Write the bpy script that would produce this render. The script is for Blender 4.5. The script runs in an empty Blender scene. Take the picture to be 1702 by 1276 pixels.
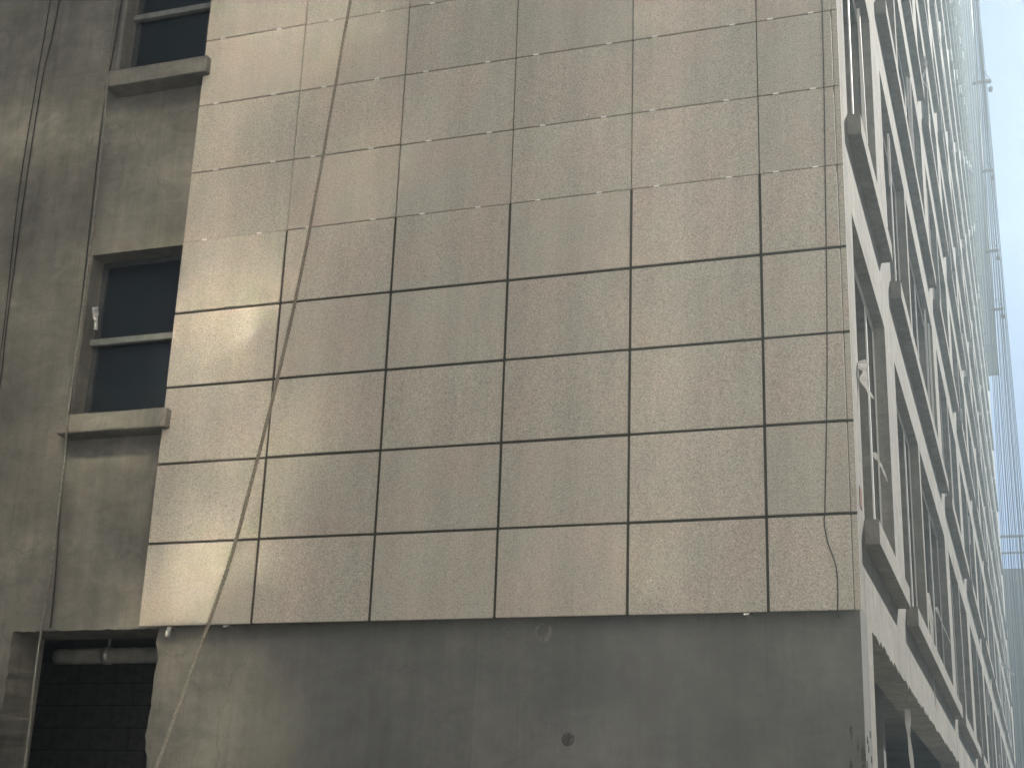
import bpy, bmesh, math, random
from mathutils import Vector, Matrix, noise
rnd = random.Random(7)
sc = bpy.context.scene
COL = sc.collection

# ------------------------------------------------------------------ camera
cd = bpy.data.cameras.new('camera')
cam = bpy.data.objects.new('camera', cd)
COL.objects.link(cam)
CAM = Vector((5.11406, -9.05963, -1.62337))
cam.location = CAM
cam.rotation_euler = (1.895897, -0.0350267, 0.3322487)
cd.sensor_width = 36.0
cd.lens = 36.0 * 2439.65 / 1702.0
cd.clip_start = 0.05
cd.clip_end = 3000
sc.camera = cam

# ------------------------------------------------------------------ light
SUN = Vector((0.095, 0.23, 0.18)).normalized()
EL = math.asin(SUN.z)
AZ = math.atan2(SUN.x, SUN.y)          # clockwise from +Y
w = bpy.data.worlds.new('World')
sc.world = w
w.use_nodes = True
nt = w.node_tree
for n in list(nt.nodes):
    nt.nodes.remove(n)
out = nt.nodes.new('ShaderNodeOutputWorld')
bg = nt.nodes.new('ShaderNodeBackground')
sky = nt.nodes.new('ShaderNodeTexSky')
sky.sky_type = 'NISHITA'
sky.sun_disc = False
sky.sun_elevation = EL
sky.sun_rotation = AZ
sky.altitude = 4500.0
sky.air_density = 0.7
sky.dust_density = 0.3
sky.ozone_density = 1.0
bg.inputs['Strength'].default_value = 0.05
nt.links.new(sky.outputs[0], bg.inputs[0])
nt.links.new(bg.outputs[0], out.inputs[0])

ld = bpy.data.lights.new('sun', 'SUN')
ld.energy = 5.0
ld.angle = math.radians(0.53)
ld.color = (1.0, 0.945, 0.86)
sun = bpy.data.objects.new('sun', ld)
COL.objects.link(sun)
sun.rotation_euler = SUN.to_track_quat('Z', 'Y').to_euler()
sun.location = (20, 40, 60)

sc.view_settings.view_transform = 'Standard'
sc.view_settings.look = 'None'
sc.view_settings.exposure = 0.88
sc.view_settings.gamma = 1.0
sc.view_settings.use_curve_mapping = False
sc.render.engine = 'CYCLES'
sc.cycles.use_denoising = True
sc.cycles.max_bounces = 6
sc.cycles.diffuse_bounces = 4
sc.cycles.volume_bounces = 0
sc.cycles.volume_step_rate = 1.0
sc.cycles.use_adaptive_sampling = False
sc.cycles.sample_clamp_indirect = 0.0
sc.cycles.caustics_reflective = True
sc.cycles.blur_glossy = 0.0

HAZE_DENSITY = 0.0025
HAZE_G = 0.63

# ------------------------------------------------------------------ materials
class NB:
    """tiny node-graph builder"""
    def __init__(s, name):
        s.m = bpy.data.materials.new(name)
        s.m.use_nodes = True
        s.t = s.m.node_tree
        s.t.nodes.clear()
        s.o = s.t.nodes.new('ShaderNodeOutputMaterial')
        s.b = s.t.nodes.new('ShaderNodeBsdfPrincipled')
        s.t.links.new(s.b.outputs[0], s.o.inputs[0])
        s.co = s.t.nodes.new('ShaderNodeTexCoord')
    def new(s, kind, **kw):
        n = s.t.nodes.new(kind)
        for k, v in kw.items():
            setattr(n, k, v)
        return n
    def link(s, a, b):
        s.t.links.new(a, b)
    def coord(s, scale=(1, 1, 1), out='Object', loc=(0, 0, 0)):
        mp = s.new('ShaderNodeMapping')
        mp.inputs['Scale'].default_value = scale
        mp.inputs['Location'].default_value = loc
        s.link(s.co.outputs[out], mp.inputs[0])
        return mp.outputs[0]
    def new_scaled(s, a, k):
        n = s.new('ShaderNodeMath', operation='MULTIPLY')
        n.inputs[1].default_value = k
        s.link(a, n.inputs[0])
        return n.outputs[0]
    def noise(s, vec, scale, detail=4, rough=0.55, dist=0.0):
        n = s.new('ShaderNodeTexNoise')
        n.inputs['Scale'].default_value = scale
        n.inputs['Detail'].default_value = detail
        n.inputs['Roughness'].default_value = rough
        n.inputs['Distortion'].default_value = dist
        s.link(vec, n.inputs['Vector'])
        return n.outputs['Fac']
    def ramp(s, fac, stops):
        r = s.new('ShaderNodeValToRGB')
        e = r.color_ramp.elements
        while len(e) < len(stops):
            e.new(0.5)
        for k, (p, c) in enumerate(stops):
            e[k].position = p
            e[k].color = (*c, 1) if len(c) == 3 else c
        s.link(fac, r.inputs[0])
        return r.outputs[0]
    def mix(s, a, b, fac, mode='MIX'):
        n = s.new('ShaderNodeMix', data_type='RGBA', blend_type=mode)
        for sock, v in ((n.inputs[6], a), (n.inputs[7], b), (n.inputs[0], fac)):
            if isinstance(v, (int, float)):
                sock.default_value = v
            elif isinstance(v, tuple):
                sock.default_value = (*v, 1)
            else:
                s.link(v, sock)
        return n.outputs[2]
    def bump(s, h, strength=0.3, dist=0.01):
        n = s.new('ShaderNodeBump')
        n.inputs['Strength'].default_value = strength
        n.inputs['Distance'].default_value = dist
        s.link(h, n.inputs['Height'])
        s.link(n.outputs[0], s.b.inputs['Normal'])
    def base(s, c):
        if isinstance(c, tuple):
            s.b.inputs['Base Color'].default_value = (*c, 1)
        else:
            s.link(c, s.b.inputs['Base Color'])
    def rough(s, v, spec=None):
        s.b.inputs['Roughness'].default_value = v
        if spec is not None:
            s.b.inputs['Specular IOR Level'].default_value = spec


def g(v, warm=0.0):
    return (v * (1 + warm), v, v * (1 - warm))


def mat_plaster(name, dark, mid, light, streak=0.35, shade_band=False):
    n = NB(name)
    v = n.coord()
    big = n.noise(v, 0.9, 5, 0.6, 0.4)
    c = n.ramp(big, [(0.3, dark), (0.52, mid), (0.72, light)])
    vs = n.coord((6.0, 6.0, 0.35))
    st = n.noise(vs, 1.6, 5, 0.65)
    sr = n.ramp(st, [(0.35, (0.62, 0.62, 0.62)), (0.6, (1, 1, 1))])
    c = n.mix(c, sr, streak, 'MULTIPLY')
    tr = n.noise(n.coord((1.0, 1.0, 3.2)), 2.2, 6, 0.7, 1.2)   # trowel passes
    c = n.mix(c, n.ramp(tr, [(0.38, (0.78, 0.78, 0.78)), (0.62, (1.08, 1.08, 1.08))]), 0.5, 'MULTIPLY')
    patch = n.noise(v, 5.5, 8, 0.68, 0.8)
    c = n.mix(c, n.ramp(patch, [(0.34, (0.74, 0.74, 0.75)), (0.5, (1, 1, 1)), (0.64, (1.2, 1.19, 1.16))]), 0.6, 'MULTIPLY')
    drip = n.noise(n.coord((16.0, 16.0, 0.5)), 1.5, 4, 0.7)
    c = n.mix(c, n.ramp(drip, [(0.30, (0.70, 0.70, 0.70)), (0.40, (1, 1, 1)), (0.64, (1, 1, 1)), (0.74, (1.18, 1.17, 1.15))]), 0.55, 'MULTIPLY')
    ck = n.new('ShaderNodeTexVoronoi', feature='DISTANCE_TO_EDGE')
    ck.inputs['Scale'].default_value = 0.7
    wv = n.new('ShaderNodeVectorMath', operation='MULTIPLY_ADD')
    wn = n.new('ShaderNodeTexNoise'); wn.inputs['Scale'].default_value = 2.5; wn.inputs['Detail'].default_value = 6
    n.link(v, wn.inputs['Vector']); n.link(wn.outputs['Color'], wv.inputs[0]); wv.inputs[1].default_value = (0.7, 0.7, 0.7); n.link(v, wv.inputs[2])
    n.link(wv.outputs[0], ck.inputs['Vector'])
    c = n.mix(c, n.ramp(ck.outputs['Distance'], [(0.0, (0.62, 0.62, 0.62)), (0.006, (1, 1, 1))]), n.ramp(big, [(0.45, (0, 0, 0)), (0.6, (0.7, 0.7, 0.7))]), 'MULTIPLY')
    fine = n.noise(v, 60, 4, 0.7)
    c = n.mix(c, n.ramp(fine, [(0.3, (0.86, 0.86, 0.86)), (0.7, (1.06, 1.06, 1.06))]), 0.7, 'MULTIPLY')
    pores = n.noise(v, 190, 2, 0.6)
    c = n.mix(c, n.ramp(pores, [(0.3, (0.55, 0.55, 0.55)), (0.4, (1, 1, 1))]), 0.6, 'MULTIPLY')
    if shade_band:      # shade painted into the plaster right of the doorway, below the panels
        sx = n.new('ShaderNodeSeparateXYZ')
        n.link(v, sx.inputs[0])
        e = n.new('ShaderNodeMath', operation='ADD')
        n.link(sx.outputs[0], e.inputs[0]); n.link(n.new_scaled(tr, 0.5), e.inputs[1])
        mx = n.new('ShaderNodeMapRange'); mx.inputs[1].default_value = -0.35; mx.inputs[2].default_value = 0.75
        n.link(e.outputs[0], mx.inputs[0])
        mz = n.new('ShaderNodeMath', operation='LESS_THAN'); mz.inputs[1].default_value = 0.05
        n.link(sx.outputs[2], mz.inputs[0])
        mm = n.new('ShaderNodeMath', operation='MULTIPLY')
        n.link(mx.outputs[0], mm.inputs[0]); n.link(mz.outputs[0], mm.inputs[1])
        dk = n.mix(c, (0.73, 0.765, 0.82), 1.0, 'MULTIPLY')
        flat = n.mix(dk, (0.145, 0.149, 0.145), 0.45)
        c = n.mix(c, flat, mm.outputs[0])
    n.base(c)
    n.rough(0.92, 0.2)
    n.bump(n.mix(tr, fine, 0.25), 0.35, 0.008)
    return n.m


M = {}
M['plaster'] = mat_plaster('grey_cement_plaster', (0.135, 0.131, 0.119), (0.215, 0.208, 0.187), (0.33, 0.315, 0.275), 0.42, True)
M['render'] = mat_plaster('side_wall_render', (0.205, 0.20, 0.18), (0.265, 0.258, 0.232), (0.33, 0.32, 0.285), 0.5)
M['slab'] = mat_plaster('bare_concrete', (0.12, 0.12, 0.115), (0.16, 0.16, 0.15), (0.2, 0.2, 0.19), 0.3)
M['sill'] = mat_plaster('sill_cement', (0.16, 0.155, 0.145), (0.2, 0.195, 0.18), (0.25, 0.24, 0.22), 0.3)


def mat_panel():
    n = NB('speckled_stone_panel')
    v = n.coord()
    oi = n.new('ShaderNodeObjectInfo')
    vv = n.new('ShaderNodeVectorMath', operation='ADD')
    n.link(v, vv.inputs[0])
    sc_ = n.new('ShaderNodeVectorMath', operation='SCALE')
    n.link(oi.outputs['Random'], sc_.inputs['Scale'])
    sc_.inputs[0].default_value = (37, 11, 23)
    n.link(sc_.outputs[0], vv.inputs[1])
    p = vv.outputs[0]
    base = n.mix((0.444, 0.42, 0.385), (0.492, 0.463, 0.423), oi.outputs['Random'])
    grain = n.noise(p, 165, 3, 0.75)
    c = n.mix(base, n.ramp(grain, [(0.33, (0.5, 0.49, 0.48)), (0.48, (0.93, 0.93, 0.92)), (0.56, (1.05, 1.05, 1.04)), (0.69, (1.42, 1.4, 1.34))]), 1.0, 'MULTIPLY')
    vo = n.new('ShaderNodeTexVoronoi')
    vo.inputs['Scale'].default_value = 190
    n.link(p, vo.inputs['Vector'])
    sep = n.new('ShaderNodeSeparateColor')
    n.link(vo.outputs['Color'], sep.inputs[0])
    c = n.mix(c, n.ramp(sep.outputs[0], [(0.0, (0.55, 0.5, 0.45)), (0.14, (0.6, 0.56, 0.5)), (0.2, (1, 1, 1)), (0.84, (1, 1, 1)), (0.92, (1.4, 1.36, 1.26))]), 0.55, 'MULTIPLY')
    tint = n.noise(p, 2.4, 3, 0.5)
    c = n.mix(c, n.ramp(tint, [(0.35, (1.04, 0.97, 0.95)), (0.6, (0.96, 1.0, 0.97))]), 0.6, 'MULTIPLY')
    dust = n.noise(n.coord((3.0, 3.0, 0.4)), 1.7, 4, 0.6)
    c = n.mix(c, n.ramp(dust, [(0.33, (0.84, 0.845, 0.84)), (0.62, (1.05, 1.05, 1.05))]), 0.8, 'MULTIPLY')
    n.base(c)
    n.rough(0.8, 0.3)
    n.bump(grain, 0.4, 0.003)
    return n.m


M['panel'] = mat_panel()


def mat_simple(name, col, rough=0.6, spec=0.4, metal=0.0, var=0.25, scale=9.0, bump=0.15):
    n = NB(name)
    f = n.noise(n.coord(), scale, 5, 0.6)
    lo = tuple(c * (1 - var) for c in col)
    hi = tuple(min(1.0, c * (1 + var)) for c in col)
    n.base(n.ramp(f, [(0.3, lo), (0.7, hi)]))
    n.rough(rough, spec)
    n.b.inputs['Metallic'].default_value = metal
    if bump:
        n.bump(f, bump, 0.005)
    return n.m


M['sealant'] = mat_simple('black_joint_sealant', (0.045, 0.044, 0.036), 0.8, 0.2)
M['shim'] = mat_simple('white_plastic', (0.88, 0.88, 0.87), 0.4, 0.5, 0, 0.03)
M['metal'] = mat_simple('galvanised_steel', (0.55, 0.55, 0.53), 0.45, 0.5, 0.6)
M['frame'] = mat_simple('grey_window_frame', (0.20, 0.21, 0.205), 0.5, 0.4)
M['frame_dark'] = mat_simple('dark_window_rim', (0.05, 0.055, 0.06), 0.5, 0.3)
M['white_frame'] = mat_simple('white_wrapped_frame', (0.80, 0.80, 0.79), 0.45, 0.4, 0, 0.06)
M['film'] = mat_simple('white_plastic_film', (0.8, 0.8, 0.79), 0.4, 0.4, 0, 0.1)
M['glass'] = mat_simple('dark_glass', (0.012, 0.017, 0.024), 0.28, 0.5, 0, 0.1, 2.0, 0.0)
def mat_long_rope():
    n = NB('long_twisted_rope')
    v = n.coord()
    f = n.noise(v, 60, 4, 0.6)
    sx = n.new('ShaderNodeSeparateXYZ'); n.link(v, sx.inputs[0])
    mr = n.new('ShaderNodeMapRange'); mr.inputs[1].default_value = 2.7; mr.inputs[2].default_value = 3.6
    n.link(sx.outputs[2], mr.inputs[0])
    c = n.mix((0.36, 0.34, 0.29), (0.20, 0.18, 0.15), mr.outputs[0])     # stronger light painted in as a paler lower end, darker above
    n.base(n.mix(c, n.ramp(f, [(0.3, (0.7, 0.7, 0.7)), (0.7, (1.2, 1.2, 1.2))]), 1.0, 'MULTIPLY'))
    n.rough(0.95, 0.1)
    n.bump(f, 0.3, 0.003)
    return n.m
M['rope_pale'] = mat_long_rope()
M['rope_dark'] = mat_simple('dark_rope', (0.045, 0.042, 0.036), 0.9, 0.2, 0, 0.3, 40)
M['rope_grey'] = mat_simple('grey_rope', (0.20, 0.195, 0.18), 0.9, 0.2, 0, 0.3, 40)
M['rope_far'] = mat_simple('pale_grey_rope', (0.055, 0.058, 0.06), 0.9, 0.2, 0, 0.3, 4)
M['cable'] = mat_simple('black_cable', (0.06, 0.06, 0.055), 0.6, 0.3)
M['pipe'] = mat_simple('cement_pipe', (0.38, 0.38, 0.36), 0.7, 0.3)
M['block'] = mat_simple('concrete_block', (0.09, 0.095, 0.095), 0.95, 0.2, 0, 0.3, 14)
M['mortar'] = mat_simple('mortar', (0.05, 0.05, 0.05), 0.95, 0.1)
M['hole'] = mat_simple('rough_mortar_plug', (0.085, 0.082, 0.075), 0.95, 0.2, 0, 0.6, 55, 0.6)
M['patch'] = mat_simple('pale_mortar_patch', (0.175, 0.175, 0.165), 0.95, 0.2, 0, 0.3, 30, 0.4)
M['wood'] = mat_simple('seat_board', (0.10, 0.08, 0.06), 0.8)
M['bucket'] = mat_simple('dark_bucket', (0.04, 0.045, 0.05), 0.6)
M['ground'] = mat_simple('dusty_ground', (0.40, 0.375, 0.33), 0.95, 0.2, 0, 0.3, 0.8)
M['bay'] = mat_simple('dark_bay_cladding', (0.055, 0.058, 0.06), 0.7, 0.3)
M['far'] = mat_simple('far_facade', (0.05, 0.058, 0.066), 0.6, 0.4)
M['far_glass'] = mat_simple('far_glass', (0.04, 0.05, 0.065), 0.15, 0.5, 0, 0.2, 1.0, 0)
M['rust'] = mat_simple('rust_mark', (0.16, 0.06, 0.045), 0.9, 0.1)

# ------------------------------------------------------------------ helpers
def link(name, me, mat=None, parent=None):
    o = bpy.data.objects.new(name, me)
    COL.objects.link(o)
    if mat is not None and not me.materials:
        me.materials.append(mat)
    if parent is not None:
        o.parent = parent
    return o

def empty(name, label, cat, loc=(0, 0, 0), group=None):
    o = bpy.data.objects.new(name, None)
    COL.objects.link(o)
    o.location = loc
    tag(o, label, cat, group)
    return o

def tag(o, label=None, cat=None, group=None, kind=None):
    if label: o['label'] = label
    if cat: o['category'] = cat
    if group: o['group'] = group
    if kind: o['kind'] = kind
    return o

def mesh_of(verts, faces, name='mesh', smooth=False):
    me = bpy.data.meshes.new(name)
    me.from_pydata([tuple(v) for v in verts], [], faces)
    me.update()
    bm = bmesh.new(); bm.from_mesh(me)
    bmesh.ops.recalc_face_normals(bm, faces=bm.faces)
    bm.to_mesh(me); bm.free()
    if smooth:
        me.polygons.foreach_set('use_smooth', [True] * len(me.polygons))
    return me

def box_vf(x0, x1, y0, y1, z0, z1):
    v = [(x0, y0, z0), (x1, y0, z0), (x1, y1, z0), (x0, y1, z0), (x0, y0, z1), (x1, y0, z1), (x1, y1, z1), (x0, y1, z1)]
    f = [(0, 3, 2, 1), (4, 5, 6, 7), (0, 1, 5, 4), (1, 2, 6, 5), (2, 3, 7, 6), (3, 0, 4, 7)]
    return v, f

def boxes_mesh(bs, name='boxes', bevel=0.0):
    vs, fs = [], []
    for b in bs:
        v, f = box_vf(*b)
        k = len(vs)
        vs += v
        fs += [tuple(i + k for i in q) for q in f]
    me = mesh_of(vs, fs, name)
    if bevel:
        bm = bmesh.new(); bm.from_mesh(me)
        bmesh.ops.bevel(bm, geom=list(bm.edges), offset=bevel, segments=2, affect='EDGES')
        bm.to_mesh(me); bm.free()
    return me

def tube_vf(pts, r, sides=6, rfun=None):
    pts = [Vector(p) for p in pts]
    vs, fs = [], []
    for i, p in enumerate(pts):
        d = (pts[min(i + 1, len(pts) - 1)] - pts[max(i - 1, 0)]).normalized()
        a = d.cross(Vector((1, 0, 0)))
        if a.length < 0.2:
            a = d.cross(Vector((0, 1, 0)))
        a.normalize(); b = d.cross(a)
        rr = rfun(i / (len(pts) - 1)) if rfun else r
        for k in range(sides):
            t = 2 * math.pi * k / sides
            vs.append(p + (a * math.cos(t) + b * math.sin(t)) * rr)
    for i in range(len(pts) - 1):
        for k in range(sides):
            k2 = (k + 1) % sides
            fs.append((i * sides + k, i * sides + k2, (i + 1) * sides + k2, (i + 1) * sides + k))
    fs.append(tuple(range(sides - 1, -1, -1)))
    fs.append(tuple((len(pts) - 1) * sides + k for k in range(sides)))
    return vs, fs

def tube(name, pts, r, mat, parent=None, sides=6, rfun=None):
    v, f = tube_vf(pts, r, sides, rfun)
    return link(name, mesh_of(v, f, name, True), mat, parent)

def spline(pts, n):
    """Catmull-Rom through pts"""
    P = [Vector(p) for p in pts]
    P = [P[0] * 2 - P[1]] + P + [P[-1] * 2 - P[-2]]
    o = []
    for i in range(1, len(P) - 2):
        for k in range(n):
            t = k / n
            a, b, c, d = P[i - 1], P[i], P[i + 1], P[i + 2]
            o.append(0.5 * ((2 * b) + (c - a) * t + (2 * a - 5 * b + 4 * c - d) * t * t + (3 * b - a - 3 * c + d) * t ** 3))
    o.append(P[-2])
    return o

def wall_mesh(us, zs, solid, to3, t_out, t_in, jitter=None):
    """A wall of thickness with openings, as one connected mesh. us, zs are break lists; solid(i,j) tells whether the cell is wall."""
    V, F, idx = [], [], {}
    nu, nz = len(us) - 1, len(zs) - 1
    S = [[bool(solid(i, j)) for j in range(nz)] for i in range(nu)]
    def vid(i, j, side):
        k = (i, j, side)
        if k not in idx:
            u, z = us[i], zs[j]
            if jitter:
                du, dz = jitter(u, z, side)
                u += du; z += dz
            idx[k] = len(V)
            V.append(to3(u, t_out if side == 0 else t_in, z))
        return idx[k]
    for i in range(nu):
        for j in range(nz):
            if not S[i][j]:
                continue
            a = [(i, j), (i + 1, j), (i + 1, j + 1), (i, j + 1)]
            F.append(tuple(vid(*q, 0) for q in a))
            F.append(tuple(vid(*q, 1) for q in reversed(a)))
            for (di, dj, p, q) in ((-1, 0, 0, 3), (1, 0, 1, 2), (0, -1, 0, 1), (0, 1, 3, 2)):
                ii, jj = i + di, j + dj
                if 0 <= ii < nu and 0 <= jj < nz and S[ii][jj]:
                    continue
                P, Q = a[p], a[q]
                F.append((vid(*P, 0), vid(*Q, 0), vid(*Q, 1), vid(*P, 1)))
    return mesh_of(V, F, 'wall')

RM = cam.rotation_euler.to_matrix()
def project(p):
    v = RM.transposed() @ (Vector(p) - CAM)
    if v.z > -0.1:
        return (-9999, -9999)
    return (851 + 2439.65 * v.x / -v.z, 638 - 2439.65 * v.y / -v.z)
def seen(p, m=25):
    x, y = project(p)
    return -m < x < 1702 + m and -m < y < 1276 + m

# ------------------------------------------------------------------ ground
GZ = -3.25
def grid_ground():
    vs, fs = [], []
    n = 24
    for i in range(n + 1):
        for j in range(n + 1):
            vs.append((-60 + 120 * i / n, -60 + 163 * j / n, GZ))
    for i in range(n):
        for j in range(n):
            a = i * (n + 1) + j
            fs.append((a, a + n + 1, a + n + 2, a + 1))
    return mesh_of(vs, fs)
tag(link('ground', grid_ground(), M['ground']), kind='structure')

def sheet(x0, x1, y0, y1, z):
    return mesh_of([(x0, y0, z), (x1, y0, z), (x1, y1, z), (x0, y1, z)], [(0, 1, 2, 3)])
M['asphalt'] = mat_simple('asphalt', (0.045, 0.045, 0.045), 0.9, 0.3, 0, 0.3, 6)
tag(link('road', sheet(5.2, 16.0, -5.0, 102.0, GZ + 0.004), M['asphalt']), kind='structure')
tag(link('pavement', boxes_mesh([(-40, 4.9, -5.5, -0.0, GZ + 0.002, GZ + 0.13)]), M['ground']), kind='structure')
# unseen block added behind the camera to bounce sun onto the front
ob = empty('bounce_building', 'unseen cream block added across the street to bounce sun onto the front', 'building', (0, -10.6, GZ))
M['mirror_glass'] = mat_simple('sun_mirror_glass', (0.95, 0.885, 0.72), 0.115, 0.5, 1.0, 0.02, 2.0, 0)
M['cream'] = mat_simple('cream_paint', (0.75, 0.735, 0.70), 0.9, 0.2, 0, 0.06, 2.0)
# rows of small mirror panes added to throw sun patches onto the front wall
ou = [-14.0]
for (x0, x1) in ((0.75, 1.35), (1.55, 2.1), (2.3, 2.8), (2.92, 3.3), (3.44, 4.26), (4.36, 4.95), (5.12, 5.72), (5.84, 6.44), (6.54, 7.08)):
    ou += [x0, x1]
ou += [30.0]
oz = [0.0]
zz = 10.05
while zz < 17.6:
    oz += [round(zz, 3), round(zz + 0.44, 3)]; zz += (0.92, 0.72, 1.02, 0.80)[len(oz) // 2 % 4]
oz += [19.0]
def osolid(i, j):
    return not (i % 2 == 1 and j % 2 == 1)
link('wall', wall_mesh(ou, oz, osolid, lambda u, t, z: (u, t, z), 0.0, -0.25), M['cream'], ob)
pr = random.Random(11)
OBY = -10.6
targets = [(-0.55, 0.35), (-0.45, 2.15), (-0.6, 4.15), (-0.35, 0.75), (-0.55, 2.6), (-0.45, 4.6), (0.15, 4.85), (-0.65, 1.25), (-0.4, 3.35), (-0.6, 4.95),
           (-0.35, 0.30), (-0.55, 2.2), (-0.35, 4.2), (-1.9, 0.35), (-2.4, 4.6), (-0.62, 0.85), (-0.3, 3.0), (-0.65, 4.55), (-2.45, 1.6), (-0.6, -0.7)]
for i in range(len(ou) - 1):
    for j in range(len(oz) - 1):
        if osolid(i, j): continue
        if pr.random() < (0.2 if i < 9 else (0.0 if i < 10 else (0.85 if oz[j] < 15 else 0.2))): continue        # panes left out to thin the thrown sun patches
        wd, ht = ou[i + 1] - ou[i], oz[j + 1] - oz[j]
        tgt = None
        if i > 12:                                       # added reflector panes, each turned to throw sun on its target
            if not targets: continue
            tgt = targets.pop(0)
        v, f = [], []
        bx, ph = pr.uniform(-.002, .004) * wd, pr.uniform(0, 6)
        for q in range(7):                               # slight belly and ripple shape the thrown patch
            for k in range(5):
                u, t = q / 6 - 0.5, k / 4 - 0.5
                v.append((u * wd, bx * (0.25 - u * u) + 0.0004 * math.sin(9 * u + 5 * t + ph), t * ht))
        for q in range(6):
            for k in range(4):
                f.append((q * 5 + k, q * 5 + k + 1, q * 5 + k + 6, q * 5 + k + 5))
        o = link('reflector_pane', mesh_of(v, f, 'pane', True), M['mirror_glass'], ob)
        o.location = (ou[i] + wd / 2, -0.08, oz[j] + ht / 2)
        o.rotation_euler = (pr.gauss(0, 0.010), 0, pr.gauss(0, 0.011))
        if tgt:
            P0 = Vector((o.location.x, OBY + o.location.y, GZ + o.location.z))
            nn = (SUN + (Vector((tgt[0], 0.0, tgt[1])) - P0).normalized()).normalized()
            o.rotation_euler = (math.asin(nn.z), 0, -math.atan2(nn.x, nn.y))
link('reflector_strip', boxes_mesh([(7.16, 7.26, 0.012, 0.03, 9.6, 18.2)]), M['mirror_glass'], ob)  # mirror strip added to throw a light streak onto the panels
link('backing', boxes_mesh([(-14, 30, -0.5, -0.26, 0, 19.0)]), M['glass'], ob)

# unseen block added to the right to keep sky light off the side wall
nb = empty('shading_building', 'unseen grey block added across the side road to shade the side wall', 'building', (23, 0, GZ))
M['grey_render'] = mat_simple('grey_render', (0.34, 0.33, 0.31), 0.9, 0.2, 0, 0.1, 3.0)
nu = [-16.0]
while nu[-1] < 26: nu += [nu[-1] + 1.7, nu[-1] + 3.2]
nz = [0.0]
while nz[-1] < 21: nz += [nz[-1] + 1.1, nz[-1] + 2.9]
link('wall', wall_mesh(nu, nz, lambda i, j: not (i % 2 and j % 2), lambda u, t, z: (t, u, z), 0.0, 0.3), M['grey_render'], nb)
link('glazing', boxes_mesh([(0.31, 0.4, -16, nu[-1], 0, nz[-1])]), M['glass'], nb)

# ------------------------------------------------------------------ the building
FH = 3.0           # storey height
TOP = 48.0
YEND = 66.5
XR = 4.15          # outer face of the side wall
YF = 0.12          # outer face of the front wall
WT = 0.24
bld = empty('apartment_building', 'unfinished high-rise with beige stone panels on its front and bare window rows down its side', 'building')

# --- front wall: windows x -1.83..-0.80, door opening below
WX0, WX1 = -1.83, -0.78
GX0, GX1 = -2.08, -0.805
ux = [-14.0, -2.6] + [GX0, WX0] + [WX1 - 0.0] + [GX1] + [0.4, 1.8, 3.0, XR]
ux = sorted(set(ux))
zf = [GZ, -2.4]
z = -2.3
while z < -0.001:
    zf.append(round(z, 3)); z += 0.05
zf += [0.0, 1.62, 3.04, 4.62, 6.04, 7.62, 9.04, TOP]
zf = sorted(set(zf))
xs2 = [GX0 + (GX1 - GX0) * k / 26 for k in range(1, 26)]
ux = sorted(set(ux + [round(x, 3) for x in xs2 if abs(x - WX0) > 0.02]))
def fsolid(i, j):
    x = (ux[i] + ux[i + 1]) / 2; zz = (zf[j] + zf[j + 1]) / 2
    if GX0 < x < GX1 and zz < 0: return False
    if WX0 < x < WX1 and (1.62 < zz < 3.04 or 4.62 < zz < 6.04 or 7.62 < zz < 9.04): return False
    return True
def fjit(u, z, side):
    if side: return (0, 0)
    du = dz = 0
    if z < 0.01 and (abs(u - GX0) < 1e-4 or abs(u - GX1) < 1e-4):
        du = 0.035 * noise.noise((u * 3, z * 6, 1)) + 0.02 * noise.noise((u, z * 22, 4))
    if abs(z) < 1e-4 and GX0 - 0.01 < u < GX1 + 0.01:
        dz = 0.012 * noise.noise((u * 14, 0, 3)) + 0.006 * noise.noise((u * 40, 0, 9))
    return (du, dz)
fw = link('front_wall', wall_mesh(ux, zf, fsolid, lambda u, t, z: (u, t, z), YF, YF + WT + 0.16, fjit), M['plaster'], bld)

# --- side wall openings
bays = [(0.63, [(0.63, 2.97)]), (3.85, [(3.85, 6.57), (6.77, 11.05)]), (11.93, [(11.93, 14.4), (14.6, 17.0)])]
y = 18.1
while y < YEND - 6.5:
    bays.append((y, [(y, y + 2.6), (y + 2.8, y + 5.4)]))
    y += 6.4
wins = [wn for b in bays for wn in b[1]]
yb = [YF + WT + 0.16, YEND]
for a, b in wins: yb += [a, b]
zb = [GZ, 0.0, TOP]
NF = 18
for k in range(NF):
    zb += [0.695 + FH * k, 2.93 + FH * k]
ARC = (0.80, 11.4)
yb += list(ARC)
yy = 0.9
while yy < 11.4:
    yb.append(round(yy, 3)); yy += 0.05
yb = sorted(set(yb)); yb = [v for i, v in enumerate(yb) if i == 0 or v - yb[i - 1] > 1e-5]
zb = sorted(set(zb))
def ssolid(i, j):
    yc = (yb[i] + yb[i + 1]) / 2; zc = (zb[j] + zb[j + 1]) / 2
    if zc < 0:
        return not (ARC[0] < yc < ARC[1])
    k = int((zc - 0.695) // FH)
    if k < 0: return True
    if 0.695 + FH * k < zc < 2.93 + FH * k and k < NF:
        for a, b in wins:
            if a < yc < b: return False
    return True
def sjit(u, z, side):
    if side == 0 and abs(z) < 1e-4 and ARC[0] - .01 < u < ARC[1] + .01:
        return (0, 0.035 * noise.noise((u * 2.2, 0, 0)) + 0.04 * noise.noise((u * 9, 2, 0)) + 0.025 * noise.noise((u * 31, 5, 0)))
    return (0, 0)
sw = link('side_wall', wall_mesh(yb, zb, ssolid, lambda u, t, z: (t, u, z), XR, XR - WT, sjit), M['render'], bld)

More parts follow.
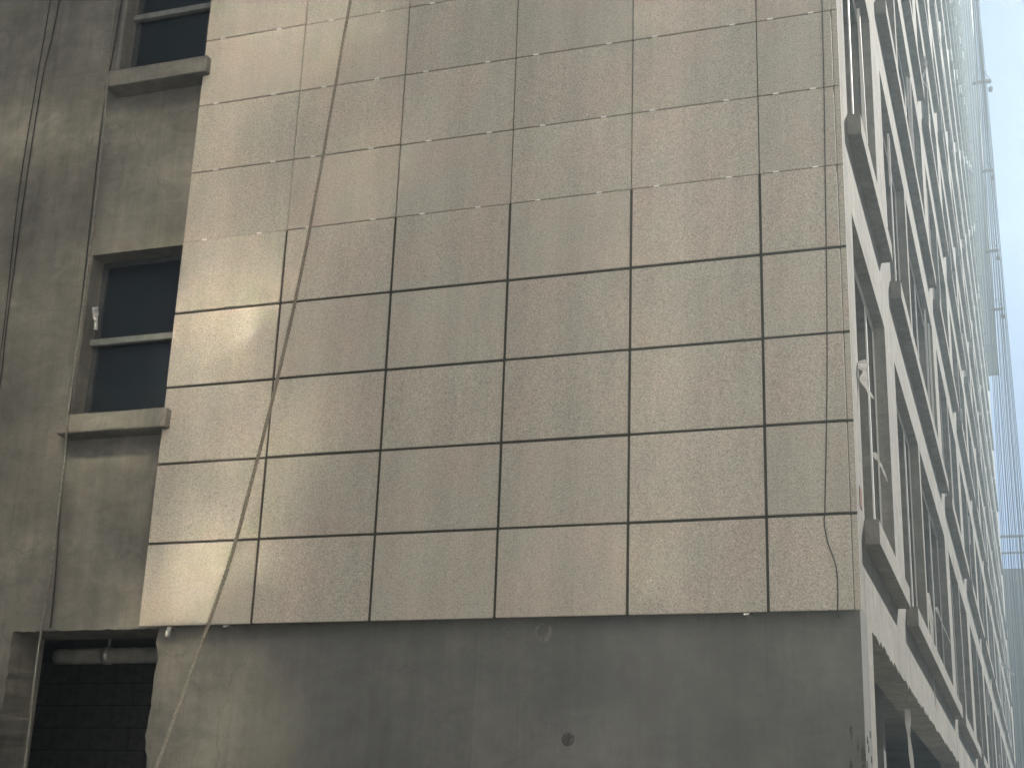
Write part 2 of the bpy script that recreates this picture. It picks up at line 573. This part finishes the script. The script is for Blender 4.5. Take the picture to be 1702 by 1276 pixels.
# --- inside: floors, roof, partitions, rear walls
for k in range(0, NF + 1):
    z0 = 0.32 + FH * k
    link('floor_slab', boxes_mesh([(-13.9, XR - WT - 0.005, YF + WT + 0.165, YEND - 0.05, z0, z0 + 0.14)]), M['slab'], bld)
link('roof', boxes_mesh([(-14.0, XR, YF, YEND, TOP + 0.004, TOP + 0.3)]), M['slab'], bld)
link('partition_wall', boxes_mesh([(0.9, 1.1, YF + 0.7, YEND - 0.3, GZ, TOP - 0.1)]), M['slab'], bld)
link('rear_wall', boxes_mesh([(-14.0, XR, YEND + 0.003, YEND + 0.25, GZ, TOP)]), M['plaster'], bld)
link('left_wall', boxes_mesh([(-14.25, -14.003, YF, YEND + 0.25, GZ, TOP)]), M['plaster'], bld)
# set-back wall behind the ground floor arcade, on the side
link('arcade_wall', boxes_mesh([(2.75, 2.95, 0.75, 12.0, GZ, 0.31)]), M['plaster'], bld)
link('arcade_cross_wall', boxes_mesh([(2.96, XR - WT - 0.01, 3.9, 4.1, GZ, 0.31)]), M['plaster'], bld)

# --- side sills
def bevel_box(x0, x1, y0, y1, z0, z1, bev=0.006):
    return boxes_mesh([(x0, x1, y0, y1, z0, z1)], 'sill', bev)
ns = 0
rest_sills = []
sill_cache = {}
for k in range(NF):
    for y0, ws in bays:
        a, b = ws[0][0] - 0.03, ws[-1][1] + 0.02
        if k > 3 and not (seen((XR, a, 0.6 + FH * k)) or seen((XR, b, 0.6 + FH * k))):
            continue
        if not (seen((XR, a, 0.6 + FH * k), 500) or seen((XR, b, 0.6 + FH * k), 500)):
            continue
        key = round(b - a, 3)
        if key not in sill_cache:
            sill_cache[key] = bevel_box(-0.01, 0.095, 0, b - a, 0.0, 0.17)
        o = link('window_sill', sill_cache[key], M['render'], bld)
        o.location = (XR, a, 0.53 + FH * k)
        ns += 1

# --- side window frames: white wrapped mullion and rim, no glass yet
fcache = {}
nf = 0
for k in range(NF):
    for a, b in wins:
        if not (seen((XR, a, 1.5 + FH * k), 120) or seen((XR, b, 1.5 + FH * k), 120)):
            continue
        var = rnd.randrange(3) if k else 0
        if k > 1 and rnd.random() < 0.18: continue
        L = (round(b - a, 3), var)
        if L not in fcache:
            key, L = L, L[0]
            d0, d1 = -0.102, -0.09
            m = (L - 0.62 if L < 4 else L - 1.55) - (0, 0.3, 0.75)[var]
            bs = [(d0, d1, 0.0, 0.05, 0.0, 2.235), (d0, d1, L - 0.05, L, 0.0, 2.235), (d0, d1, m - 0.025, m + 0.025, 0.045, 2.19),
                  (d0, d1, 0.05, L - 0.05, 0.0, 0.045), (d0, d1, 0.05, L - 0.05, 2.19, 2.235)]
            if var == 2: bs.append((d0, d1, 0.05, m - 0.025, 1.45, 1.49))
            fcache[key] = boxes_mesh(bs, 'side_frame')
            L = key
        o = link('window_frame', fcache[L], M['white_frame'], bld)
        o.location = (XR, a, 0.695 + FH * k)
        nf += 1
# odd strips of packing and props left standing in the openings
sr = random.Random(5)
strips = 0
stcache = [boxes_mesh([(-0.012, 0.012, -0.012, 0.012, 0, h)], 'strip') for h in (0.6, 0.95, 1.4, 1.9, 2.2)]
for k in range(NF):
    for a, b in wins:
        if k == 0 and a < 3: continue
        for q in range(2):
            if sr.random() > 0.42 or strips >= 150: continue
            yy0 = sr.uniform(a + 0.1, b - 0.1); hh = sr.randrange(5)
            if not seen((XR, yy0, 1.5 + FH * k), 20): continue
            o = link('frame_strip', stcache[hh], M['white_frame'] if sr.random() < 0.6 else M['render'], bld)
            H_ = (0.6, 0.95, 1.4, 1.9, 2.2)[hh]
            o.location = (XR - sr.uniform(0.02, 0.06), yy0, FH * k + (0.70 if sr.random() < 0.6 else 2.92 - H_))
            o.rotation_euler = (sr.gauss(0, 0.012), sr.gauss(0, 0.008), 0)
            strips += 1

# --- projecting bay high at the far end of the side wall
link('far_bay', boxes_mesh([(XR + 0.003, XR + 0.55, 62.2, YEND + 0.2, 23.9, TOP - 1)]), M['bay'], bld)

for q in range(4):
    link('bay_fin', boxes_mesh([(XR + 0.10 + 0.12 * q, XR + 0.125 + 0.12 * q, 62.15, 62.196, 24.0, TOP - 1.1)]), M['render'], bld)

# --- front windows
for k in range(2):
    z0, z1 = 1.62 + FH * k, 3.04 + FH * k
    yf = 0.29
    t = 0.045
    zm = z0 + 0.71
    fr = link('window_frame', boxes_mesh([(WX0 + 0.002, WX0 + t, yf, yf + 0.05, z0 + .002, z1 - .002), (WX1 - t, WX1 - .002, yf, yf + 0.05, z0 + .002, z1 - .002),
                                        (WX0 + t, WX1 - t, yf, yf + 0.05, z0 + .002, z0 + t), (WX0 + t, WX1 - t, yf, yf + 0.05, z1 - t, z1 - .002)]), M['frame_dark'], bld)
    link('transom', boxes_mesh([(WX0 + 0.003, WX1 - 0.003, yf - 0.05, yf - 0.002, zm - 0.026, zm + 0.026)], 'transom', 0.003), M['frame'], fr)
    for (a, b) in ((z0 + t, zm - 0.028), (zm + 0.028, z1 - t)):
        link('pane', boxes_mesh([(WX0 + t + .001, WX1 - t - .001, yf + 0.022, yf + 0.028, a, b)]), M['glass'], fr)
    me = boxes_mesh([(-1.80, -0.838, -0.07, YF + 0.05, z0 - 0.145, z0 + 0.002)], 'sill', 0.005)
    bm = bmesh.new(); bm.from_mesh(me)
    bmesh.ops.subdivide_edges(bm, edges=[e for e in bm.edges if e.calc_length() > 0.3], cuts=40, use_grid_fill=True)
    for q in bm.verts:
        p_ = q.co
        q.co += Vector((0, 0.003 * noise.noise(p_ * 6 + Vector((k * 7, 0, 0))) + 0.002 * noise.noise(p_ * 50), 0.003 * noise.noise(p_ * 5 + Vector((k, 5, 0))) + 0.002 * noise.noise(p_ * 55)))
    bm.to_mesh(me); bm.free()
    link('window_sill', me, M['sill'], bld)
    # mortar run-out along the left jamb
    pts = []
    v, f = [], []
    N = 40
    for i in range(N + 1):
        zz = z0 + (z1 - z0) * i / N
        wv = 0.012 + 0.01 * noise.noise((zz * 9, k, 0)) + 0.006 * noise.noise((zz * 33, k, 2))
        v += [(WX0 - 0.035 - wv, YF - 0.001, zz), (WX0 - 0.02, YF - 0.014, zz), (WX0 + 0.004, YF - 0.01, zz), (WX0 + 0.006, YF + 0.02, zz)]
    for i in range(N):
        for q in range(3):
            f.append((i * 4 + q, i * 4 + q + 1, i * 4 + q + 5, i * 4 + q + 4))
    link('jamb_edge', mesh_of(v, f, 'jamb', True), M['sill'], bld)

# --- stone panels
CX = [-0.9055, 0.0, 0.9018, 1.8036, 2.7054, 3.6072, 4.1285]
NR = 10
pcache = {}
def panel_mesh(wd, ht, key):
    if key not in pcache:
        pcache[key] = boxes_mesh([(0, wd, 0, 0.022, 0, ht)], 'panel', 0.003)
    return pcache[key]
for r in range(NR):
    z0, z1 = 0.6 * r, 0.6 * (r + 1)
    for c in range(6):
        wide_lo = r < 5
        gv = 0.0095 if wide_lo else 0.0035        # half joint
        gb = 0.0095 if r <= 4 else 0.003
        gt = 0.0095 if r <= 3 else 0.003
        if r == 0: gb = 0
        x0 = CX[c] + (gv if c else 0)
        x1 = CX[c + 1] - (gv if c < 5 else 0.003)
        key = (round(x1 - x0, 4), round(z1 - z0 - gb - gt, 4))
        o = link('cladding_panel', panel_mesh(x1 - x0, z1 - z0 - gb - gt, key), M['panel'], bld)
        o.location = (x0, rnd.uniform(-0.003, 0.003), z0 + gb + rnd.uniform(-0.0012, 0.0012))
        o.rotation_euler = (rnd.uniform(-.003, .003), rnd.uniform(-.0008, .0008), rnd.uniform(-.002, .002))
    # narrow return panel at the corner
    me = panel_mesh(0.0375, z1 - z0 - gb - gt, ('ret', round(z1 - z0 - gb - gt, 4)))
    o = link('corner_panel', me, M['panel'], bld)
    o.location = (4.1335, -0.001, z0 + gb)
# joint filler behind the lower joints
vs = [(CX[c] - 0.0094, CX[c] + 0.0094, 0.008, 0.02, 0.0, 3.0) for c in range(1, 6)]
for b in vs:
    link('joint_sealant', boxes_mesh([b]), M['sealant'], bld)
for r in range(1, 5):
    link('joint_sealant', boxes_mesh([(CX[0] + 0.004, 4.168, 0.0095, 0.0188, 0.6 * r - 0.0094, 0.6 * r + 0.0094)]), M['sealant'], bld)
# thin grey backing rail behind the upper joints
for r in range(5, NR):
    link('support_rail', boxes_mesh([(CX[0] + 0.02, 4.16, 0.030, 0.034, 0.6 * r - 0.03, 0.6 * r + 0.03)]), M['slab'], bld)
# white shims in the open joints
shim = boxes_mesh([(0, 0.038, -0.009, 0.02, -0.0046, 0.0046)])
for r in range(5, NR):
    for c in range(6):
        for fr_ in (0.19, 0.74):
            o = link('spacer_shim', shim, M['shim'], bld)
            o.location = (CX[c] + (CX[c + 1] - CX[c]) * (fr_ + rnd.uniform(-.05, .05)), rnd.uniform(-0.0, 0.004), 0.6 * r)
# steel brackets hanging below the first row
for x, s in ((-0.66, 1.0), (-0.20, 0.22), (3.47, 0.2)):
    bs = [(-0.017, 0.017, 0, 0.004, -0.075 * s, 0.0), (-0.017, 0.017, 0.004, 0.11, -0.004, 0.0), (-0.017, -0.012, -0.018, 0, -0.075 * s, -0.03 * s), (0.012, 0.017, -0.018, 0, -0.075 * s, -0.03 * s),
          (-0.017, 0.017, -0.018, 0, -0.078 * s, -0.068 * s)]
    o = link('bracket', boxes_mesh(bs), M['metal'], bld)
    o.location = (x, 0.012, -0.004)

# --- plugged holes in the lower wall
def disc(name, x, z, r, mat, out=0.006, seed=0, depth=0.03):
    v, f = [], []
    R_, S_ = 6, 24
    for i in range(R_ + 1):
        for k in range(S_):
            t = 2 * math.pi * k / S_
            rr = r * i / R_ * (1 + 0.12 * noise.noise((math.cos(t) * 1.5, math.sin(t) * 1.5, seed)))
            h = out * (1 - (i / R_) ** 3) + 0.006 * noise.noise((rr * 60 * math.cos(t), rr * 60 * math.sin(t), seed)) * (1 if i < R_ else 0)
            v.append((x + rr * math.cos(t), YF - h - (0.0015 if i == R_ else 0.002), z + rr * math.sin(t)))
    for i in range(R_):
        for k in range(S_):
            k2 = (k + 1) % S_
            f.append((i * S_ + k, i * S_ + k2, (i + 1) * S_ + k2, (i + 1) * S_ + k))
    return link(name, mesh_of(v, f, name, True), mat, bld)
disc('mortar_patch', 2.107, -0.08, 0.062, M['patch'], 0.004, 3)
disc('hole_plug', 2.107, -0.072, 0.042, M['plaster'], 0.012, 1)
disc('hole_plug', 2.293, -0.766, 0.042, M['hole'], 0.010, 2)

# a faint raised seam in the plaster and broken plaster at the corner
v, f = [], []
for i in range(31):
    zz = -0.06 - 0.9 * i / 30
    xx = 1.655 + 0.006 * noise.noise((zz * 4, 0, 0)) - 0.02 * (i / 30)
    wv = 0.012 + 0.006 * noise.noise((zz * 11, 2, 0))
    v += [(xx - wv, YF - 0.001, zz), (xx, YF - 0.006, zz), (xx + wv * 1.6, YF - 0.001, zz)]
for i in range(30):
    for q in range(2):
        f.append((i * 3 + q, i * 3 + q + 1, i * 3 + q + 4, i * 3 + q + 3))
link('plaster_seam', mesh_of(v, f, 'seam', True), M['plaster'], bld)
def flake(x, z, w_, h_, seed):
    v, f = [(x, YF - 0.002, z)], []
    for k in range(20):
        t = 2 * math.pi * k / 20
        q = 0.65 + 0.6 * noise.noise((math.cos(t) * 2.2, math.sin(t) * 2.2, seed))
        v.append((x + w_ * q * math.cos(t), YF - 0.0012, z + h_ * q * math.sin(t)))
    for k in range(20):
        f.append((0, 1 + k, 1 + (k + 1) % 20))
    link('broken_plaster', mesh_of(v, f, 'flake'), M['hole'], bld)
for k, (x, z, w_, h_) in enumerate([(4.135, -0.86, 0.02, 0.13), (4.105, -0.80, 0.012, 0.09), (4.07, -0.72, 0.010, 0.06), (4.10, -1.02, 0.03, 0.1), (4.06, -0.93, 0.015, 0.07)]):
    flake(x, z, w_, h_, 3.3 * k)
for k in range(6):
    zz = -0.70 - 0.05 * k
    yy0 = YF + rnd.uniform(0.02, 0.5)
    o = link('broken_plaster', boxes_mesh([(-0.002, 0.003, -rnd.uniform(.01, .04), rnd.uniform(.01, .04), -.02, .02)], 'chip', 0.002), M['hole'], bld)
    o.location = (XR + 0.001, yy0, zz)
o = link('rust_mark', boxes_mesh([(0, 0.003, -0.06, 0.06, -0.07, 0.07)], 'rust', 0.0012), M['rust'], bld)
o.location = (XR + 0.0005, 0.42, 0.80)

# --- service pipe and blocks inside the doorway
pp = empty('service_pipe', 'grey round pipe slung under the ceiling inside the dark doorway', 'pipe', (-1.4, 1.2, -0.02))
tube('pipe', [(-1.05, 0, 0), (-0.99, 0, 0), (0, 0, 0), (2.2, 0, 0)], 0.066, M['pipe'], pp, 18)
tube('hanger_rod', [(-0.56, 0, 0.06), (-0.56, 0, 0.335)], 0.012, M['metal'], pp, 6)
tube('hanger_rod', [(1.2, 0, 0.06), (1.2, 0, 0.335)], 0.012, M['metal'], pp, 6)
tube('clamp', [(-0.59, 0, 0), (-0.53, 0, 0)], 0.072, M['metal'], pp, 18)
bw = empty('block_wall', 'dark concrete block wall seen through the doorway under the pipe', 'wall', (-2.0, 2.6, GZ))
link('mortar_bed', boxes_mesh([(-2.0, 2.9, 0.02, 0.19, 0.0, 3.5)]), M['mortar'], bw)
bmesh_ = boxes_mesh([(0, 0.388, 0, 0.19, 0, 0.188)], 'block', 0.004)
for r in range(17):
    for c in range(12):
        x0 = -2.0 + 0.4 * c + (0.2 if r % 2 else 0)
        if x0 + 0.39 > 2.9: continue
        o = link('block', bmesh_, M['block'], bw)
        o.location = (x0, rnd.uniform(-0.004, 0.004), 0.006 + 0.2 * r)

# ------------------------------------------------------------------ ropes
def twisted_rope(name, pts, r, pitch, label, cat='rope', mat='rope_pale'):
    e = empty(name, label, cat, pts[-1])
    base = Vector(pts[-1])
    P = spline(pts, 60)
    L = 0
    acc = [0]
    for i in range(1, len(P)):
        L += (P[i] - P[i - 1]).length; acc.append(L)
    for s in range(3):
        q = []
        for i, p in enumerate(P):
            d = (P[min(i + 1, len(P) - 1)] - P[max(i - 1, 0)]).normalized()
            a = d.cross(Vector((1, 0, 0))).normalized(); b = d.cross(a)
            t = 2 * math.pi * (acc[i] / pitch + s / 3)
            q.append(p + (a * math.cos(t) + b * math.sin(t)) * r * 0.5 - base)
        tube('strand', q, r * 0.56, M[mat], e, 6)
    return e
def at(px, py, y):
    d = RM @ Vector(((px - 851) / 2439.65, -(py - 638) / 2439.65, -1))
    t = (y - CAM.y) / d.y
    return CAM + d * t
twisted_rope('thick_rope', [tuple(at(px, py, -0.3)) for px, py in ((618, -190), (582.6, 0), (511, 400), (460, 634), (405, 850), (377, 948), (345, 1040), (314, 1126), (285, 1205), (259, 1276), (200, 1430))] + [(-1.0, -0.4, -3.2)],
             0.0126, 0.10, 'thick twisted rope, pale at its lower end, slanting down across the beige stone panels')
def rope(name, pts, r, mat, label, cat='rope', group=None, n=10, wob=0.0012):
    P = spline(pts, n)
    P = [p + Vector((wob * noise.noise((p.z * 1.3, r * 99, pts[0][0])), 0, 0)) for p in P]
    base = P[-1].copy()
    o = tube(name, [p - base for p in P], r, M[mat], None, 6)
    o.location = base
    tag(o, label, cat, group)
    return o
rope('hanging_rope', [(-2.50, 0.085, 8.0), (-2.516, 0.09, 5.551), (-2.566, 0.09, 4.778), (-2.569, 0.09, 3.8), (-2.556, 0.09, 3.083), (-2.537, 0.09, 2.392), (-2.514, 0.09, 1.927), (-2.5, 0.08, 0.5), (-2.48, 0.05, -3.23)], 0.0045, 'rope_dark', 'straight dark thin rope on the grey plaster, second from the left edge')
rope('hanging_rope', [(-2.60, 0.085, 8.0), (-2.613, 0.09, 5.568), (-2.632, 0.10, 4.729), (-2.633, 0.10, 3.641), (-2.57, 0.10, 2.394), (-2.55, 0.09, 1.0), (-2.6, 0.05, -3.23)], 0.0036, 'rope_dark', 'slightly wavy faint thin rope at the far left of the plaster wall')
rope('hanging_rope', [(-1.80, -0.09, 8.0), (-1.785, -0.09, 5.359), (-1.765, -0.10, 4.62), (-1.755, -0.085, 4.45), (-1.72, -0.06, 3.057), (-1.70, -0.08, 1.785), (-1.69, -0.09, 1.55), (-1.69, -0.06, 1.25), (-1.68, -0.05, 0.419), (-1.715, -0.02, 0.194), (-1.718, -0.02, -0.377), (-1.70, -0.02, -1.0), (-1.68, -0.05, -3.23)], 0.009, 'rope_grey', 'grey rope running over both window sills and down past the doorway')
rope('hanging_rope', [(-1.83, 0.09, 8.0), (-1.87, 0.10, 5.4), (-1.90, 0.10, 4.4), (-1.86, 0.09, 3.1), (-1.80, 0.09, 1.3), (-1.74, 0.09, 0.4), (-1.72, 0.085, 0.02)], 0.005, 'rope_dark', 'shadow of the grey rope on the plaster, built as a thin dark strand')  # dark strand laid on the wall as the grey rope's cast shadow
rope('wire', [(4.08, -0.012, 6.0), (4.074, -0.012, 4.281), (4.045, -0.012, 2.619), (4.02, -0.012, 1.602), (3.978, -0.012, 0.688), (3.968, -0.014, 0.554), (3.985, -0.014, 0.42), (4.03, -0.012, 0.267), (4.035, -0.012, 0.12), (4.03, -0.010, 0.0), (4.028, 0.02, -0.02), (4.026, 0.07, -0.035)], 0.0035, 'cable', 'thin loose wire with a kink hanging on the rightmost panels', 'wire')

# ropes hanging from the roof along the side, seen against the sky
def at(px, py, y):
    d = RM @ Vector(((px - 851) / 2439.65, -(py - 638) / 2439.65, -1))
    t = (y - CAM.y) / d.y
    return CAM + d * t
sky_ropes = [(1662, 44, .010), (1665, 40, .011), (1668, 47, .010), (1671, 36, .012), (1674, 50, .011), (1676, 33, .010), (1679, 42, .013), (1681, 38, .010), (1684, 55, .012), (1686, 35, .011), (1688, 46, .010), (1691, 30, .011), (1693, 40, .013), (1695, 52, .011), (1697, 34, .010), (1699, 44, .012), (1701.5, 38, .011)]
for px, y, r in sky_ropes:
    b = at(px, 850, y)
    tpx = 1615 + (px - 1662) * 0.30
    tp = at(tpx, 0, y)
    d = (tp - b) / (tp.z - b.z)
    top = b + d * (TOP - 0.5 - b.z); bot = b + d * (GZ + 0.1 - b.z)
    mid = b.copy()
    rope('hanging_rope', [top, tp, mid, bot], r, 'rope_far', 'outermost long rope, drawn against the open sky at the right' if px > 1701 else ('long rope closest to the building edge, against the strip of sky' if px < 1663 else 'long thin rope hanging from the roof beside the window side, against the sky'), 'rope', 'ropes hanging along the side of the building', 6, 0.03)

def seat(px, py, y, s, label):
    p = at(px, py, y)
    e = empty('work_seat', label, 'rope seat', p, 'rope seats hanging along the side')
    link('board', boxes_mesh([(-0.35 * s, 0.35 * s, -0.12, 0.12, 0, 0.06)], 'board', 0.01), M['wood'], e)
    for sx in (-1, 1):
        tube('strap', [(sx * 0.33 * s, 0, 0.05), (0, 0, 0.75 * s)], 0.012, M['rope_dark'], e, 5)
    v, f = tube_vf([(0.30 * s, 0, -0.42), (0.30 * s, 0, -0.26)], 0.13, 10, lambda t: 0.075 + 0.03 * t)
    tube('bucket_line', [(0.30 * s, 0, -0.3), (0.30 * s, 0, 0.02)], 0.008, M['rope_dark'], e, 5)
    link('bucket', mesh_of(v, f, 'bucket', True), M['bucket'], e)
seat(1632, 138, 44, 1.0, 'topmost dark rope seat hanging against the sky beside the building edge')
seat(1641, 285, 52, 0.7, 'second rope seat from the top at the building edge against the sky')
seat(1650, 418, 52, 0.7, 'third rope seat down the building edge, small and dark')
seat(1657, 515, 55, 0.8, 'lowest of the rope seats, above the flat bottom of the far bay')

# ------------------------------------------------------------------ loose plastic film on the side windows
def film(px, py, x, pts, label, wd=0.05, seed=0):
    d = RM @ Vector(((px - 851) / 2439.65, -(py - 638) / 2439.65, -1))
    p = CAM + d * ((x - CAM.x) / d.x)
    v, f = [], []
    P = spline(pts, 5)
    n = Vector((0.9, 0.25, 0.3))
    for i, q in enumerate(P):
        t = i / (len(P) - 1)
        ww = wd * (1.05 - t) * (1 + 1.3 * noise.noise((t * 6, seed * 3.7, 0))) + 0.003
        v += [q - n * ww * 0.5, q + Vector((0, 0.03 * noise.noise((t * 8, seed, 4)), 0)), q + n * ww * 0.5]
    for i in range(len(P) - 1):
        for k in range(2):
            f.append((i * 3 + k, i * 3 + k + 1, i * 3 + k + 4, i * 3 + k + 3))
    me = mesh_of(v, f, 'film')
    o = link('plastic_film', me, M['film'])
    md = o.modifiers.new('thickness', 'SOLIDIFY'); md.thickness = 0.002
    o.location = p
    tag(o, label, 'plastic film', 'scraps of white plastic film on the side windows')
film(1428, 600, 4.16, [(0, 0, 0.0), (0.03, 0.02, -0.06), (0.02, 0.03, -0.12), (0.045, 0.04, -0.20), (0.08, 0.05, -0.26)], 'torn white film flapping from the first window next to the stone corner', 0.07, 1)
film(1452, 752, 4.10, [(0, 0, 0), (0.05, 0.02, -0.1), (0.09, 0.05, -0.22)], 'white film strip peeling off the mullion of the first window', 0.022, 2)
film(1533, 92, 4.12, [(0, 0, 0.0), (0.06, 0.0, -0.2), (-0.02, 0.1, -0.4), (0.05, 0.1, -0.6)], 'knotted white film high up on the side wall', 0.06, 3)
film(1541, 985, 4.14, [(0, 0, 0.0), (0.03, 0.0, -0.35), (0.0, 0.1, -0.8), (0.03, 0.1, -1.3)], 'long twisted white film hanging in a lower side window', 0.045, 4)
film(1556, 1008, 4.14, [(0, 0, 0.0), (0.06, 0.0, -0.2), (0.13, 0.1, -0.4)], 'thin white film tail blown outwards from a lower window', 0.03, 5)
film(1508, 1168, 4.0, [(0, 0, 0.0), (0.0, 0.0, -0.3), (0.02, 0.03, -0.7), (0.03, 0.0, -1.4)], 'grey-white plastic wrapped round a pole in the arcade opening', 0.05, 6)
film(1666, 1100, 4.25, [(0, 0, 0.0), (0.2, 0.0, -0.3), (0.35, 0.1, -0.4), (0.0, 0.1, -0.5)], 'white scrap of film fluttering near the far end of the side wall', 0.12, 7)
# crumpled film by the front window jamb
v, f = [], []
for i in range(9):
    t = i / 8
    for k in range(4):
        u = k / 3
        v.append((0.06 * u * (1 - 0.5 * t) + 0.05 * t + 0.02 * noise.noise((i, k, 1)), 0.03 * noise.noise((i * 1.3, k * 1.7, 5)), -0.2 * t + 0.03 * noise.noise((k, i, 8))))
for i in range(8):
    for k in range(3):
        f.append((i * 4 + k, i * 4 + k + 1, i * 4 + k + 5, i * 4 + k + 4))
M['film_grey'] = mat_simple('grimy_film', (0.36, 0.37, 0.36), 0.5, 0.4)
o = link('plastic_film', mesh_of(v, f, 'film'), M['film_grey'])
o.location = (-1.82, 0.2, 2.62)
tag(o, 'crumpled film scrap stuck to the jamb of the lower front window', 'plastic film')
md = o.modifiers.new('thickness', 'SOLIDIFY'); md.thickness = 0.002

# ------------------------------------------------------------------ far building
fb = empty('far_building', 'dark grey glazed office block with a roof railing far behind the ropes', 'building', (4.0, 84, GZ))
p = at(1668, 945, 84)
X0 = p.x; HZ = p.z - GZ
link('wall', boxes_mesh([(X0 - 4.0 - 6, X0 - 4.0 + 40, 0, 16, 0, HZ)]), M['far'], fb)
mul = []
win = boxes_mesh([(0, 1.9, -0.06, 0.02, 0, 2.2)])
nwin = 0
for r in range(int(HZ / 3.2)):
    for c in range(8):
        xx = X0 - 3.6 + c * 2.3
        if not seen((xx + 4.0 , 84, GZ + HZ - 3.2 - r * 3.2), 120): continue
        o = link('window', win, M['far_glass'], fb)
        o.location = (xx, -0.0, HZ - 3.0 - 3.2 * r)
rb = []
for i in range(12):
    xx = X0 - 9 + i * 2.0
    rb.append((xx, xx + 0.12, 0.3, 0.42, HZ + 0.0, HZ + 2.0))
rb += [(X0 - 10, X0 + 14, 0.31, 0.41, HZ + 2.0, HZ + 2.15), (X0 - 10, X0 + 14, 0.31, 0.41, HZ + 1.0, HZ + 1.1)]
link('roof_railing', boxes_mesh(rb), M['far'], fb)

# ------------------------------------------------------------------ even haze volume, mostly standing in for lens glare
hz = NB('glare_haze')
hz.t.nodes.clear()
o_ = hz.t.nodes.new('ShaderNodeOutputMaterial')
pv = hz.t.nodes.new('ShaderNodeVolumePrincipled')
pv.inputs['Color'].default_value = (0.70, 0.88, 1.0, 1)
pv.inputs['Density'].default_value = HAZE_DENSITY
pv.inputs['Anisotropy'].default_value = HAZE_G
hz.t.links.new(pv.outputs[0], o_.inputs['Volume'])
tag(link('haze', boxes_mesh([(-61, 61, -61, 104, GZ - 1.0, TOP + 0.8)]), hz.m), kind='stuff')
